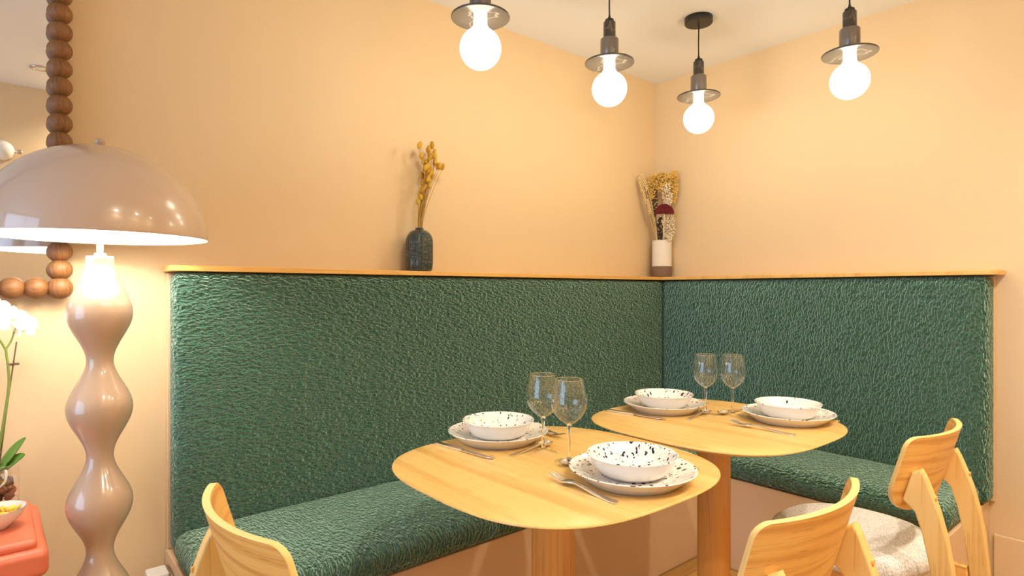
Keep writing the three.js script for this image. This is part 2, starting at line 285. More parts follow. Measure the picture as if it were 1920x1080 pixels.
// ---------------------------------------------------------------- tables
function makeTable(label, pos) {
  const t = thing('bistro_table', label, 'table', pos, 0);
  const A = 0.326, rings = [[0.75, 0.726], [0.86, 0.729], [0.93, 0.736], [0.977, 0.742], [1, 0.7464], [0.998, 0.7485], [0.990, 0.750], [0.8, 0.75], [0.5, 0.75], [0.2, 0.75]];
  const g = toCreasedNormals(orient(loft(rings.map(([s, y]) => superRing(A * s, A * s, 2.95, y, 120)))), 0.5);
  part('table_top', metric(g, false, pos[0]), M.table, t);
  const leg = orient(loft([0.016, 0.02, 0.3, 0.6, 0.7255].map((y) => superRing(0.044, 0.044, 2.7, y, 40))));
  part('leg', metric(toCreasedNormals(leg, 0.7), false, 0.2 + pos[0]), M.tableLeg, t);
  const foot = loft([[0.076, 0.001], [0.080, 0.004], [0.080, 0.010], [0.076, 0.014], [0.05, 0.0165]].map(([r, y]) => superRing(r, r, 3.1, y, 64)));
  part('base_plate', toCreasedNormals(orient(foot), 0.5), M.blackMetal, t);
  return t;
}
const T1 = [-1.808, 0, 1.048], T2 = [-1.137, 0, 1.046], TY = 0.7502;
makeTable('rounded oak table nearest the viewer, with knot in its leg', T1);
makeTable('rounded oak table standing closer to the right wall', T2);

// ---------------------------------------------------------------- chairs
function curvedSheet(W, y0, y1, thick, place, cols = 40, rows = 30) {
  // half width at height fraction v: small upper corners, large lower ones
  const rt = 0.026, rb = 0.075, Ht = y1 - y0;
  const half = (y) => { let w = W; const dt = y1 - y, db = y - y0; if (dt < rt) w = W - rt + Math.sqrt(Math.max(0, rt * rt - (rt - dt) ** 2)); if (db < rb) w = Math.min(w, W - rb * 1.25 + 1.25 * Math.sqrt(Math.max(0, rb * rb - (rb - db) ** 2))); return w; };
  const vs = []; for (let i = 0; i <= rows; i++) { const t = i / rows; vs.push(y0 + Ht * (0.5 - 0.5 * Math.cos(Math.PI * t))); }
  const face = (off, flip) => { const pos = [], uv = [], idx = []; vs.forEach((y) => { const w = half(y); for (let j = 0; j <= cols; j++) { const x = w * (2 * j / cols - 1), p = place(x, y, off); pos.push(...p); uv.push(y, x + 0.4); } }); for (let i = 0; i < rows; i++) for (let j = 0; j < cols; j++) { const a = i * (cols + 1) + j, b = a + 1, c = a + cols + 1, d = c + 1; flip ? idx.push(a, c, b, b, c, d) : idx.push(a, b, c, b, d, c); } const g = new THREE.BufferGeometry(); g.setAttribute('position', new THREE.Float32BufferAttribute(pos, 3)); g.setAttribute('uv', new THREE.Float32BufferAttribute(uv, 2)); g.setIndex(idx); g.computeVertexNormals(); return g; };
  const rim = []; vs.forEach((y) => rim.push([half(y), y])); for (let j = cols - 1; j >= 1; j--) rim.push([half(y1) * (2 * j / cols - 1), y1]); [...vs].reverse().forEach((y) => rim.push([-half(y), y])); for (let j = 1; j < cols; j++) rim.push([half(y0) * (2 * j / cols - 1), y0]);
  const offs = [-thick / 2, -thick * 0.42, thick * 0.42, thick / 2], grow = [0, 0.0012, 0.0012, 0], pos = [], uv = [], idx = [], n = rim.length; let run = 0; const yc = (y0 + y1) / 2;
  offs.forEach((o, k) => { run = 0; rim.forEach(([x, y], i) => { const l = Math.hypot(x, y - yc) || 1; pos.push(...place(x * (1 + grow[k] / l), y + (y - yc) * grow[k] / l, o)); uv.push(0.1 + o, run); run += 0.004; }); });
  for (let k = 0; k < 3; k++) for (let i = 0; i < n; i++) { const a = k * n + i, b = k * n + (i + 1) % n, c = a + n, d = b + n; idx.push(a, b, c, b, d, c); }
  const e = new THREE.BufferGeometry(); e.setAttribute('position', new THREE.Float32BufferAttribute(pos, 3)); e.setAttribute('uv', new THREE.Float32BufferAttribute(uv, 2)); e.setIndex(idx); e.computeVertexNormals();
  return [mergeGeometries([face(thick / 2, false), face(-thick / 2, true)]), e];
}
// flat board cut to a profile in the (z, y) plane, thickness along x
function board(profile, x, thick, bevel = 0.004) {
  const s = new THREE.Shape(profile.map(([z, y]) => new THREE.Vector2(z, y)));
  const g = new THREE.ExtrudeGeometry(s, { depth: thick - 2 * bevel, bevelEnabled: true, bevelSize: bevel, bevelThickness: bevel, bevelSegments: 3, bevelOffset: -bevel, curveSegments: 4 });
  g.rotateY(-Math.PI / 2); g.translate(x + thick / 2 - bevel, 0, 0); return g; // shape x -> +z
}
function makeChair(label, pos, turn, group) {
  const c = thing('dining_chair', label, 'chair', pos, turn, group);
  const R = 0.375, zb = 0.247, yt = 0.782, yb = 0.585, lean = 0.285;
  const place = (x, y, off) => { const a = x / R, r = R + off; return [Math.sin(a) * r, y, zb - R + Math.cos(a) * r - (yt - y) * lean]; };
  const [sheet, edge] = curvedSheet(0.196, yb, yt, 0.013, place);
  const bk_ = part('backrest', sheet, M.chair, c); part('plywood_edge', edge, M.chairPale, bk_).userData = { label: 'pale edge of the bent plywood' };
  // seat pad
  const prof = [[0.90, 0.404], [0.96, 0.406], [0.99, 0.414], [1, 0.424], [0.992, 0.436], [0.965, 0.447], [0.9, 0.455], [0.7, 0.460], [0.4, 0.462], [0.12, 0.4625]];
  const seat = orient(loft(prof.map(([s, y]) => superRing(0.215 * s, 0.207 * s, 2.35, y, 72))));
  part('seat', metric(toCreasedNormals(seat, 0.8)), M.tweed, c);
  part('seat_shell', metric(toCreasedNormals(orient(loft([[0.8, 0.390], [0.88, 0.393], [0.9, 0.4035]].map(([s, y]) => superRing(0.215 * s, 0.207 * s, 2.35, y, 48)))), 0.6)), M.chair, c);
  // rear legs: pointed at the top, lying against the back of the sheet, sweeping to the floor
  for (const sx of [-1, 1]) {
    const x = sx * 0.15, zAt = (y) => place(x, y, 0.0068)[2];
    const front = [], rear = [];
    for (const y of [0.692, 0.67, 0.645, 0.622]) front.push([zAt(y), y]);
    for (const [z, y] of [[0.204, 0.598], [0.219, 0.55], [0.233, 0.48], [0.244, 0.40], [0.257, 0.28], [0.272, 0.14], [0.290, 0.001]]) front.push([z, y]);
    for (const [z, y] of [[0.317, 0.001], [0.307, 0.14], [0.297, 0.28], [0.288, 0.40], [0.281, 0.48], [0.269, 0.55], [0.254, 0.61], [0.240, 0.650], [0.226, 0.686], [0.216, 0.704]]) rear.push([z, y]);
    const leg = part('rear_leg', metric(board([...front, ...rear], x, 0.027), false, 0.1), M.chairPale, c);
    const peg = new THREE.CylinderGeometry(0.0055, 0.0055, 0.010, 14); peg.rotateX(Math.PI / 2); peg.translate(x, 0.640, 0.2425); part('peg', peg, M.chair, leg);
    part('front_leg', metric(board([[-0.205, 0.001], [-0.178, 0.001], [-0.150, 0.2], [-0.146, 0.389], [-0.190, 0.389], [-0.185, 0.2]], sx * 0.15, 0.027), false, 0.2), M.chairPale, c);
    part('side_rail', metric(board([[-0.145, 0.348], [0.246, 0.348], [0.243, 0.389], [-0.145, 0.389]], sx * 0.143, 0.022), true, 0.15), M.chair, c);
  }
  part('cross_rail', metric(rbox(-0.131, 0.131, 0.35, 0.388, -0.13, -0.11, 0.003), true), M.chair, c);
  part('cross_rail', metric(rbox(-0.131, 0.131, 0.35, 0.388, 0.10, 0.12, 0.003), true), M.chair, c);
  return c;
}
const CG = 'bent plywood dining chairs';
const chair = makeChair('bent plywood chair with pale tweed seat beside the right end of the bench', [-0.892, 0, 1.335], 0, CG);
copy(chair, 'bent plywood chair in the foreground, its back towards the viewer below the speckled plate', [-1.680, 0, 1.362], 0);
copy(chair, 'bent plywood chair at lower left, in front of the bench beside the floor lamp', [-2.252, 0, 0.985], -Math.PI / 2);

// ---------------------------------------------------------------- tableware
function planar(g, w) { const p = g.attributes.position, uv = new Float32Array(p.count * 2); for (let i = 0; i < p.count; i++) { uv[i * 2] = 0.5 + p.getX(i) / w; uv[i * 2 + 1] = 0.5 + p.getZ(i) / w; } g.setAttribute('uv', new THREE.BufferAttribute(uv, 2)); return g; }
const plateTop = planar(lathe([[0, 0.0115], [0.03, 0.0115], [0.07, 0.0116], [0.084, 0.0125], [0.094, 0.0155], [0.112, 0.0225], [0.124, 0.0275], [0.1275, 0.0288], [0.1292, 0.0288], [0.130, 0.0278]], 72), 0.27);
const plateUnder = lathe([[0.130, 0.0278], [0.1290, 0.0262], [0.122, 0.0215], [0.112, 0.0135], [0.104, 0.0075], [0.099, 0.0040], [0.097, 0.0006], [0.094, 0.0002], [0.091, 0.0035], [0.04, 0.0045], [0, 0.0045]], 72);
const bowlTop = planar(lathe([[0, 0.0065], [0.03, 0.0066], [0.05, 0.0085], [0.066, 0.0155], [0.077, 0.0250], [0.0835, 0.0360], [0.0885, 0.0420], [0.0915, 0.0440], [0.0930, 0.0437], [0.0935, 0.0425]], 72), 0.2);
const bowlUnder = lathe([[0.0935, 0.0425], [0.0925, 0.0412], [0.0885, 0.0372], [0.0850, 0.0300], [0.0805, 0.0210], [0.0720, 0.0090], [0.0620, 0.0030], [0.0600, 0.0004], [0.0570, 0.0002], [0.054, 0.003], [0, 0.0032]], 72);
function plate(label, x, z, kind, turn) { const o = thing('dinner_plate', label, 'plate', [x, TY, z], turn, 'speckled dinner plates'); part('glazed_face', plateTop, M.porcelain[kind], o); part('underside', plateUnder, M.porcelainPlain, o); }
function bowl(label, x, z, kind, turn) { const o = thing('soup_bowl', label, 'bowl', [x, TY + 0.0119, z], turn, 'speckled soup bowls'); part('glazed_face', bowlTop, M.porcelain[kind], o); part('outside', bowlUnder, M.porcelainPlain, o); }
const S = { nearFront: [-1.766, 1.240], nearRear: [-1.776, 0.810], farRear: [-1.120, 0.855], farFront: [-0.966, 1.188] };
plate('white speckled plate at the front right of the nearest table', ...S.nearFront, 0, 0.3);
bowl('white bowl with dense blue speckles, front right of the nearest table', ...S.nearFront, 0, 0);
plate('white speckled plate beside the bench on the nearest table', ...S.nearRear, 1, 1.2);
bowl('white bowl with a window glint, beside the bench on the nearest table', ...S.nearRear, 1, 2.4);
plate('white speckled plate near the corner on the farther table', ...S.farRear, 1, 3.5);
bowl('white speckled bowl near the corner on the farther table', ...S.farRear, 0, 2.2);
plate('white speckled plate at the right edge of the farther table', ...S.farFront, 1, 5.1);
bowl('white bowl speckled mostly on its left, right side of the farther table', ...S.farFront, 2, 0.4);

function makeGlass(label, x, z) {
  const o = thing('wine_glass', label, 'wine glass', [x, TY, z], 0, 'empty wine glasses');
  const out = smoothProfile([[0.0042, 0.086], [0.0120, 0.0905], [0.0250, 0.1010], [0.0355, 0.1150], [0.0408, 0.1310], [0.0405, 0.1480], [0.0370, 0.1700], [0.0325, 0.1890]], 40);
  part('bowl', lathe(out, 56), M.glassPane, o);
  const rim = new THREE.TorusGeometry(0.0324, 0.0007, 8, 56); rim.rotateX(Math.PI / 2); rim.translate(0, 0.1892, 0); part('rim', rim, M.glassSolid, o);
  part('foot', lathe([[0.0342, 0.0004], [0.0345, 0.0010], [0.0335, 0.0018], [0.022, 0.0030], [0.010, 0.0058], [0.0062, 0.0095]], 48), M.glassPane, o);
  part('stem', lathe([[0, 0.0090], [0.0062, 0.0095], [0.0050, 0.0130], [0.0038, 0.025], [0.0034, 0.05], [0.0036, 0.072], [0.0048, 0.083], [0.0062, 0.0872], [0.003, 0.0885], [0, 0.0890]], 40), M.glassSolid, o);
}
makeGlass('wine glass nearest the viewer, beside the densely speckled bowl', -1.780, 1.072);
makeGlass('wine glass on the nearest table, behind the other one', -1.772, 0.978);
makeGlass('left wine glass of the pair on the farther table', -1.084, 0.985);
makeGlass('right wine glass of the pair on the farther table', -1.031, 1.047);

// cutlery lies along local z, handle end at +z; profile bends are in y
function flatware(outline, thick, rise) {
  const s = new THREE.Shape(outline.map(([x, z]) => new THREE.Vector2(x, z)));
  const g = new THREE.ExtrudeGeometry(s, { depth: thick, bevelEnabled: true, bevelSize: 0.0005, bevelThickness: 0.0005, bevelSegments: 2, bevelOffset: -0.0005, curveSegments: 4 });
  g.rotateX(Math.PI / 2); const p = g.attributes.position; // shape y -> +z, depth -> -y
  for (let i = 0; i < p.count; i++) p.setY(i, p.getY(i) + thick + 0.0006 + rise(p.getZ(i), p.getX(i)));
  g.computeVertexNormals(); return toCreasedNormals(g, 0.6);
}
const mirrorX = (half) => [...half.map(([x, z]) => [x, z]), ...[...half].reverse().map(([x, z]) => [-x, z])];
const bar = (pts, n = 6) => { const o = []; for (let i = 0; i < pts.length - 1; i++) for (let k = 0; k < n; k++) o.push([pts[i][0] + (pts[i + 1][0] - pts[i][0]) * k / n, pts[i][1] + (pts[i + 1][1] - pts[i][1]) * k / n]); o.push(pts[pts.length - 1]); return o; };
const handle = bar([[0.0036, -0.018], [0.0040, 0.01], [0.0062, 0.06], [0.0082, 0.086]]).concat([[0.0086, 0.091], [0.0078, 0.0955], [0.0052, 0.0985], [0.0014, 0.0998]]);
const forkRise = (z) => 0.0085 * sm(0.06, -0.03, z) - 0.0035 * sm(-0.03, -0.06, z) + 0.0075 * sm(-0.062, -0.098, z);
const forkHandle = flatware(mirrorX([[0.0036, -0.024], ...handle]), 0.0024, forkRise);
const forkHead = flatware(mirrorX([...bar([[0.0122, -0.058], [0.0120, -0.046]], 3), [0.0108, -0.036], [0.0078, -0.028], [0.0040, -0.0225]]), 0.0018, forkRise);
const tine = (x) => flatware([...bar([[x - 0.0019, -0.057], [x - 0.0013, -0.0985]], 8), ...bar([[x + 0.0013, -0.0985], [x + 0.0019, -0.057]], 8)], 0.0016, forkRise);
const tines = [-0.0101, -0.0034, 0.0034, 0.0101].map(tine);
function fork(label, x, z, turn) { const o = thing('fork', label, 'fork', [x, TY, z], turn, 'forks'); o.scale.setScalar(0.92); part('handle', forkHandle, M.steel, o); part('head', forkHead, M.steel, o); tines.forEach((t) => part('tine', t, M.steel, o)); }
const knifeHandle = flatware(mirrorX(bar([[0.0052, -0.005], [0.0068, 0.05], [0.0078, 0.088]]).concat([[0.0072, 0.095], [0.0048, 0.0995], [0.0014, 0.1012]])), 0.0045, () => 0);
const knifeBlade = flatware([...bar([[0.0050, -0.003], [0.0066, -0.03], [0.0074, -0.075]], 4), [0.0066, -0.092], [0.0040, -0.103], [0.0002, -0.1095], [-0.0046, -0.112], ...bar([[-0.0062, -0.106], [-0.0062, -0.03], [-0.0050, -0.003]], 4)], 0.0014, () => 0.0014);
function knife(label, x, z, turn) { const o = thing('table_knife', label, 'knife', [x, TY, z], turn, 'table knives'); part('handle', knifeHandle, M.steel, o); part('blade', knifeBlade, M.steel, o); }
const spoonRise = (z) => 0.006 * sm(0.05, -0.02, z) + 0.0015 * sm(0.0, -0.03, z);
const spoonHandle = flatware(mirrorX(bar([[0.0028, -0.026], [0.0030, 0.0], [0.0048, 0.05], [0.0062, 0.066]]).concat([[0.0060, 0.071], [0.0038, 0.0745], [0.0010, 0.0755]])), 0.0020, spoonRise);
const spoonBowl = (() => { const rings = []; const ring = (q, y) => Array.from({ length: 40 }, (_, i) => { const a = i / 40 * Math.PI * 2, taper = 1 + 0.14 * Math.sin(a); return [0.0155 * q * Math.cos(a) * taper * 0.98, y, -0.0485 - 0.0245 * q * Math.sin(a)]; }); for (const q of [0.05, 0.3, 0.55, 0.75, 0.9, 0.98]) rings.push(ring(q, 0.0008 + 0.0085 * q ** 2.6)); rings.push(ring(1, 0.0098)); for (const q of [0.97, 0.88, 0.7, 0.5, 0.3, 0.05]) rings.push(ring(q, 0.0024 + 0.0080 * q ** 2.6)); return orient(loft(rings)); })();
function spoon(label, x, z, turn) { const o = thing('dessert_spoon', label, 'spoon', [x, TY, z], turn, 'dessert spoons'); part('handle', spoonHandle, M.steel, o); part('bowl', spoonBowl, M.steel, o); }
const Q = Math.PI / 2;
knife('steel knife left of the bench-side plate on the nearest table', -1.910, 0.833, Math.PI + 0.12);
fork('steel fork with tines showing right of the bench-side plate, nearest table', -1.634, 0.822, Math.PI - 0.06);
spoon('steel dessert spoon lying across between the nearest wine glass pair and plate', -1.775, 0.940, -Q + 0.10);
fork('steel fork lying in front of the densely speckled bowl', -1.893, 1.219, -0.047);
knife('steel knife whose handle shows right of the densely speckled bowl', -1.610, 1.195, 0);
spoon('steel dessert spoon half hidden behind the densely speckled bowl', -1.745, 1.084, Q);
knife('steel knife at the left edge of the farther table', -1.258, 0.837, Math.PI + 0.12);
fork('steel fork right of the corner plate on the farther table', -0.975, 0.835, Math.PI - 0.05);
spoon('steel dessert spoon below the corner plate on the farther table', -1.118, 0.982, -Q + 0.12);
fork('steel fork in front of the right-hand plate on the farther table', -1.140, 1.196, 0.06);
knife('steel knife beyond the right-hand plate on the farther table', -0.868, 1.175 + 0.02, 0);
spoon('steel dessert spoon peeping out left of the right-hand plate, farther table', -0.985, 1.020, Q - 0.05);

// ---------------------------------------------------------------- pendant lamps
function makePendant(label, x, z) {
  const o = thing('pendant_lamp', label, 'pendant lamp', [x, H, z], 0, 'pendant lamps');
  part('canopy', lathe([[0, 0], [0.0575, 0], [0.0575, -0.022], [0.0560, -0.0245], [0.0535, -0.0255], [0, -0.0255]], 48), M.blackMetal, o);
  part('cord', tube([[0, -0.024, 0], [0.001, -0.06, 0], [-0.0006, -0.11, 0], [0, -0.166, 0]], 0.0027, 20, 8), M.cord, o);
  part('cord_grip', lathe([[0, -0.160], [0.0035, -0.160], [0.0045, -0.167], [0.0072, -0.171], [0.0072, -0.175], [0.0158, -0.177], [0.0165, -0.186], [0, -0.1865]], 28), M.blackMetal, o);
  part('upper_stem', lathe([[0, -0.1855], [0.0195, -0.1855], [0.0220, -0.188], [0.0222, -0.243], [0.0215, -0.2455], [0, -0.2455]], 36), M.stemStone, o);
  part('lower_stem', lathe([[0, -0.2450], [0.0285, -0.2450], [0.0325, -0.2495], [0.0330, -0.330], [0, -0.330]], 40), M.stemBrown, o);
  part('disc', lathe([[0, -0.3295], [0.0865, -0.3295], [0.0885, -0.3310], [0.0890, -0.3330], [0.0885, -0.3350], [0.0865, -0.3365], [0, -0.3365]], 64), M.marble, o);
  const cy = -0.4265, R = 0.0625, pts = [[0.0205, -0.3367], [0.0205, -0.350], [0.0215, -0.3585], [0.0260, -0.3655]]; for (let i = 0; i <= 28; i++) { const a = 0.44 + (Math.PI - 0.44) * i / 28; pts.push([R * Math.sin(a), cy + R * Math.cos(a)]); }
  part('bulb', lathe(pts, 48), M.bulb, o);
  const l = new THREE.PointLight(WARM, PENDANT_CD); l.name = 'bulb_light'; l.position.set(0, cy, 0); l.castShadow = true; l.shadow.radius = 3; o.add(l);
}
makePendant('globe pendant lamp cut off by the top edge, leftmost of four', -1.669, 0.590);
makePendant('second globe pendant lamp from the left', -1.098, 0.605);
makePendant('globe pendant lamp hanging in the corner with its ceiling rose in view', -0.526, 0.605);
makePendant('globe pendant lamp on the far right, before the right wall', -0.520, 1.195);

// ---------------------------------------------------------------- floor lamp
{
  const o = thing('floor_lamp', 'glossy beige mushroom floor lamp with a wavy body and dome shade', 'floor lamp', [-2.590, 0, 0.335]);
  const base = [[0, 0.001], [0.118, 0.001], [0.122, 0.006], [0.118, 0.012], [0.085, 0.02]];
  const waves = []; const n1 = 0.027, b1 = 0.066, step = 0.222, top = 1.088;
  for (let k = 4; k >= 0; k--) { const y = top - k * step; waves.push([b1, y]); if (k) waves.push([n1, y + step * 0.5]); }
  const wave = (y) => { const c = 0.5 + 0.5 * Math.cos((y - top) / step * Math.PI * 2); return n1 + (b1 - n1) * c ** 0.95; };
  const pts = [...base]; for (let i = 0; i <= 150; i++) { const y = 0.06 + (top - 0.06) * i / 150; pts.push([Math.max(wave(y), y < 0.2 ? 0.066 : 0), y]); }
  for (const [r, y] of smoothProfile([[b1, top], [0.0635, 1.108], [0.053, 1.135], [0.040, 1.165], [0.0305, 1.195], [0.0285, 1.216]], 24).slice(1)) pts.push([r, y]);
  pts.push([0.0270, 1.2205], [0.013, 1.2215], [0.012, 1.2275], [0, 1.228]);
  part('body', lathe(pts, 56), M.lampBody, o);
  part('rod', lathe([[0.0072, 1.2265], [0.0072, 1.474]], 20), M.lampBody, o);
  const R = 0.227, yr = 1.264, hgt = 0.213, out = [], inn = [];
  for (let i = 0; i <= 48; i++) { const a = i / 48 * Math.PI / 2; out.push([R * Math.cos(a) , yr + hgt * Math.sin(a) ]); inn.push([(R - 0.0025) * Math.cos(a) , yr + (hgt - 0.003) * Math.sin(a) ]); }
  const sh = part('shade', lathe([[R - 0.0026, yr - 0.0004], [R - 0.001, yr - 0.001], ...out], 80), M.shade, o);
  part('shade_lining', lathe(inn, 80), M.shadeInner, sh);
  part('finial', lathe([[0, 1.476], [0.006, 1.476], [0.006, 1.480], [0.0105, 1.485], [0.0105, 1.490], [0.007, 1.495], [0, 1.497]], 24), M.lampBody, o);
  for (const a of [0.5, 0.5 + Math.PI * 2 / 3, 0.5 + Math.PI * 4 / 3]) {
    const x = 0.075 * Math.cos(a), z = 0.075 * Math.sin(a), y = 1.372;
    const g = new THREE.SphereGeometry(0.026, 24, 16); g.translate(x, y, z); part('bulb', g, M.bulb, o);
    part('bulb_arm', tube([[0, 1.405, 0], [x * 0.5, 1.412, z * 0.5], [x, 1.400, z]], 0.005, 12, 8), M.lampBody, o);
    const l = new THREE.PointLight(LAMP_TINT, FLOOR_LAMP_CD); l.name = 'bulb_light'; l.position.set(x, y, z); l.castShadow = true; l.shadow.radius = 1.2; o.add(l);
  }
}

// ---------------------------------------------------------------- mirror
{
  const o = thing('wall_mirror', 'wall mirror with a frame of turned wooden beads, behind the floor lamp', 'mirror', [-2.652, 1.147, 0.034]);
  const sp = 0.0488, rb = 0.0285, wN = 13, hN = 24;
  const bead = (() => { const pts = []; for (let i = 0; i <= 20; i++) { const y = (i / 20 - 0.5) * sp; pts.push([Math.sqrt(rb * rb - y * y * 1.08), y]); } return lathe(pts, 28); })();
  const corner = new THREE.SphereGeometry(rb * 1.03, 28, 20);
  const put = (x, y, flat) => { const m = part('bead', flat === 2 ? corner : bead, M.bead, o); m.position.set(x, y, 0); if (flat === 1) m.rotation.z = Math.PI / 2; m.rotation.y = flat ? 0 : (x * 7 + y * 13) % 6; };
  for (let i = 1; i < hN; i++) { put(0, i * sp, 0); put(-wN * sp, i * sp, 0); }
  for (let i = 1; i < wN; i++) { put(-i * sp, 0, 1); put(-i * sp, hN * sp, 1); }
  for (const x of [0, -wN]) for (const y of [0, hN]) put(x * sp, y * sp, 2);
  part('mirror_glass', box(-wN * sp + 0.004, -0.004, 0.004, hN * sp - 0.004, -0.0215, -0.0175), M.mirror, o);
  part('back_panel', box(-wN * sp, 0, 0, hN * sp, -0.033, -0.022), M.bead, o);
}
{ // things that only the mirror shows
  const o = thing('wall_sconce', 'white globe wall lamp seen in the mirror', 'wall lamp', [-2.80, 1.90, ZB]);
  part('wall_plate', (() => { const g = lathe([[0, 0], [0.04, 0], [0.04, 0.012], [0, 0.012]], 32); g.rotateX(-Math.PI / 2); return g; })(), M.steel, o);
  part('arm', tube([[0, 0, -0.01], [0, 0, -0.06]], 0.008, 6, 10), M.steel, o);
  part('globe', (() => { const g = new THREE.SphereGeometry(0.052, 32, 24); g.translate(-0.005, 0, -0.11); return g; })(), M.whitePlastic, o);
  part('knob', (() => { const g = lathe([[0, 0], [0.007, 0.002], [0.007, 0.012], [0.013, 0.018], [0.013, 0.03], [0.008, 0.036], [0, 0.037]], 20); g.rotateZ(-Math.PI / 2); g.translate(0.045, 0, -0.11); return g; })(), M.steel, o);
  const spot = (label, x, z, lit) => {
    const s = thing('ceiling_spotlight', label, 'spotlight', [x, H, z], 0, 'recessed ceiling spotlights');
    part('ring', lathe([[0.027, -0.001], [0.042, -0.001], [0.043, -0.003], [0.040, -0.006], [0.030, -0.007], [0.027, -0.004]], 36), M.steel, s);
    part('lens', lathe([[0.029, -0.002], [0.02, -0.006], [0, -0.008]], 28), lit ? M.spotLens : M.whitePlastic, s);
    if (!lit) return;
    const l = new THREE.SpotLight(SPOT_TINT, SPOT_CD, 0, 1.25, 0.6); l.name = 'spot_light'; l.position.set(0, -0.012, 0); l.target.position.set(0, -1, 0); l.castShadow = true; l.shadow.radius = 1.5; s.add(l, l.target);
  };
  spot('small round recessed ceiling spotlight seen in the mirror, switched off', -2.652, 1.94, false);
  spot('lit recessed spotlight whose glint shows lowest on the lamp dome', -2.25, 2.18, true);
  spot('lit recessed spotlight above the chairs, outside the picture', -1.50, 2.18, true);
  spot('lit recessed spotlight near the right wall, outside the picture', -0.75, 2.18, true);
}

// ---------------------------------------------------------------- coral console with orchid and bowl
const CT = 0.620, CX = -2.692;
{
  const o = thing('console_table', 'coral red side table with rounded stepped top at the left edge', 'table', [CX, 0, 0.268], 0.03);
  part('top', (() => { const g = new RoundedBoxGeometry(0.62, 0.022, 0.325, 5, 0.0109); g.translate(-0.31 - 0.018, CT - 0.011, 0); return g; })(), M.coral, o);
  part('tray', (() => { const g = new RoundedBoxGeometry(0.66, 0.058, 0.365, 5, 0.016); g.translate(-0.33, CT - 0.018 - 0.029, 0); return g; })(), M.coral, o);
  for (const [x, z] of [[-0.22, 0.09], [-0.22, -0.09], [-0.6, 0.09], [-0.6, -0.09]]) part('leg', (() => { const g = lathe([[0, 0.001], [0.012, 0.001], [0.016, 0.02], [0.022, CT - 0.0755], [0, CT - 0.0755]], 20); g.translate(x, 0, z); return g; })(), M.coral, o);
}
{
  const VX = CX - 0.090, VZ = 0.135, vy = CT + 0.0008, r = rng(77);
  const v = thing('glass_vase', 'square glass vase holding the orchid', 'vase', [VX, vy, VZ], 0.05);
  const a = 0.046, hh = 0.104, t = 0.003;
  for (const [x0, x1, z0, z1] of [[-a, a, a - t, a], [-a, a, -a, -a + t], [a - t, a, -a + t, a - t], [-a, -a + t, -a + t, a - t]]) part('side', rbox(x0, x1, 0.0081, hh, z0, z1, 0.001), M.glassPane, v);
  part('bottom', rbox(-a, a, 0.0, 0.008, -a, a, 0.002), M.glassSolid, v);
  // bark chips
  const chips = []; for (let i = 0; i < 130; i++) { const s = 0.006 + r() * 0.007, g = new THREE.DodecahedronGeometry(s, 0); g.scale(1, 0.6 + r() * 0.5, 0.6 + r() * 0.6); g.rotateY(r() * 6); g.rotateX(r() * 6); g.translate((r() - 0.5) * 0.060, 0.017 + r() * 0.045, (r() - 0.5) * 0.060); chips.push(g); }
  const bark = part('orchid_bark', mergeGeometries(chips), M.bark, scene); bark.position.set(VX, vy, VZ); bark.rotation.y = 0.05; bark.userData = { kind: 'stuff', label: 'brown bark chips inside the square glass vase', category: 'bark' };
  const o = thing('orchid_plant', 'white flowering orchid with green leaves at the left edge', 'orchid', [VX, vy, VZ]); o.scale.set(1, 1.08, 1);
  const leaf = (len, wid, az, up, droop) => { const n = 14, pos = [], idx = [], ca = Math.cos(az), sa = Math.sin(az); for (const s of [0.0009, -0.0009]) for (let i = 0; i <= n; i++) { const q = i / n, w = wid * Math.sin(Math.PI * Math.min(1, 0.10 + q * 0.9)) ** 0.8, d = q * len, y = 0.072 + up * q - droop * q * q; for (const k of [-1, 0, 1]) { const yy = y + Math.abs(k) * w * 0.25 - k * w * 0.75 + s; pos.push(ca * d - sa * k * w, yy, sa * d + ca * k * w); } } const N = (n + 1) * 3; for (let L = 0; L < 2; L++) for (let i = 0; i < n; i++) for (let k = 0; k < 2; k++) { const p = L * N + i * 3 + k; L ? idx.push(p, p + 1, p + 3, p + 1, p + 4, p + 3) : idx.push(p, p + 3, p + 1, p + 1, p + 3, p + 4); } const g = new THREE.BufferGeometry(); g.setAttribute('position', new THREE.Float32BufferAttribute(pos, 3)); g.setIndex(idx); g.computeVertexNormals(); return g; };
  for (const [l, w, az, u, d] of [[0.062, 0.016, 0.35, 0.040, 0.0], [0.060, 0.016, 0.05, 0.075, 0.0], [0.045, 0.012, 1.1, 0.035, 0.015], [0.15, 0.024, 2.7, 0.06, 0.07], [0.13, 0.022, 3.6, 0.08, 0.05]]) part('leaf', leaf(l, w, az, u, d), M.leaf, o);
  part('flower_stem', taperTube([[0.0, 0.06, 0], [0.008, 0.12, 0.0], [0.020, 0.20, 0.003], [0.028, 0.28, 0.004], [0.022, 0.352, 0.004]], 0.0042, 0.003), M.stemGreen, o);
  part('flower_stem', taperTube([[0.022, 0.35, 0.004], [0.010, 0.372, 0.006], [-0.012, 0.395, 0.01], [-0.05, 0.42, 0.02]], 0.003, 0.0018), M.stemGreen, o);
  part('flower_stem', taperTube([[0.022, 0.35, 0.004], [0.032, 0.368, 0.002], [0.040, 0.400, -0.004]], 0.0026, 0.0016), M.stemGreen, o);
  const stick = part('support_stick', taperTube([[0.006, 0.05, -0.004], [0.022, 0.2, -0.003], [0.042, 0.385 - 0.02, -0.002]], 0.0018, 0.0018), M.bamboo, o);
  const clip = new THREE.TorusGeometry(0.0055, 0.0014, 6, 20); clip.rotateX(1.2); clip.translate(0.041, 0.315, -0.002); part('clip', clip, M.bamboo, stick);
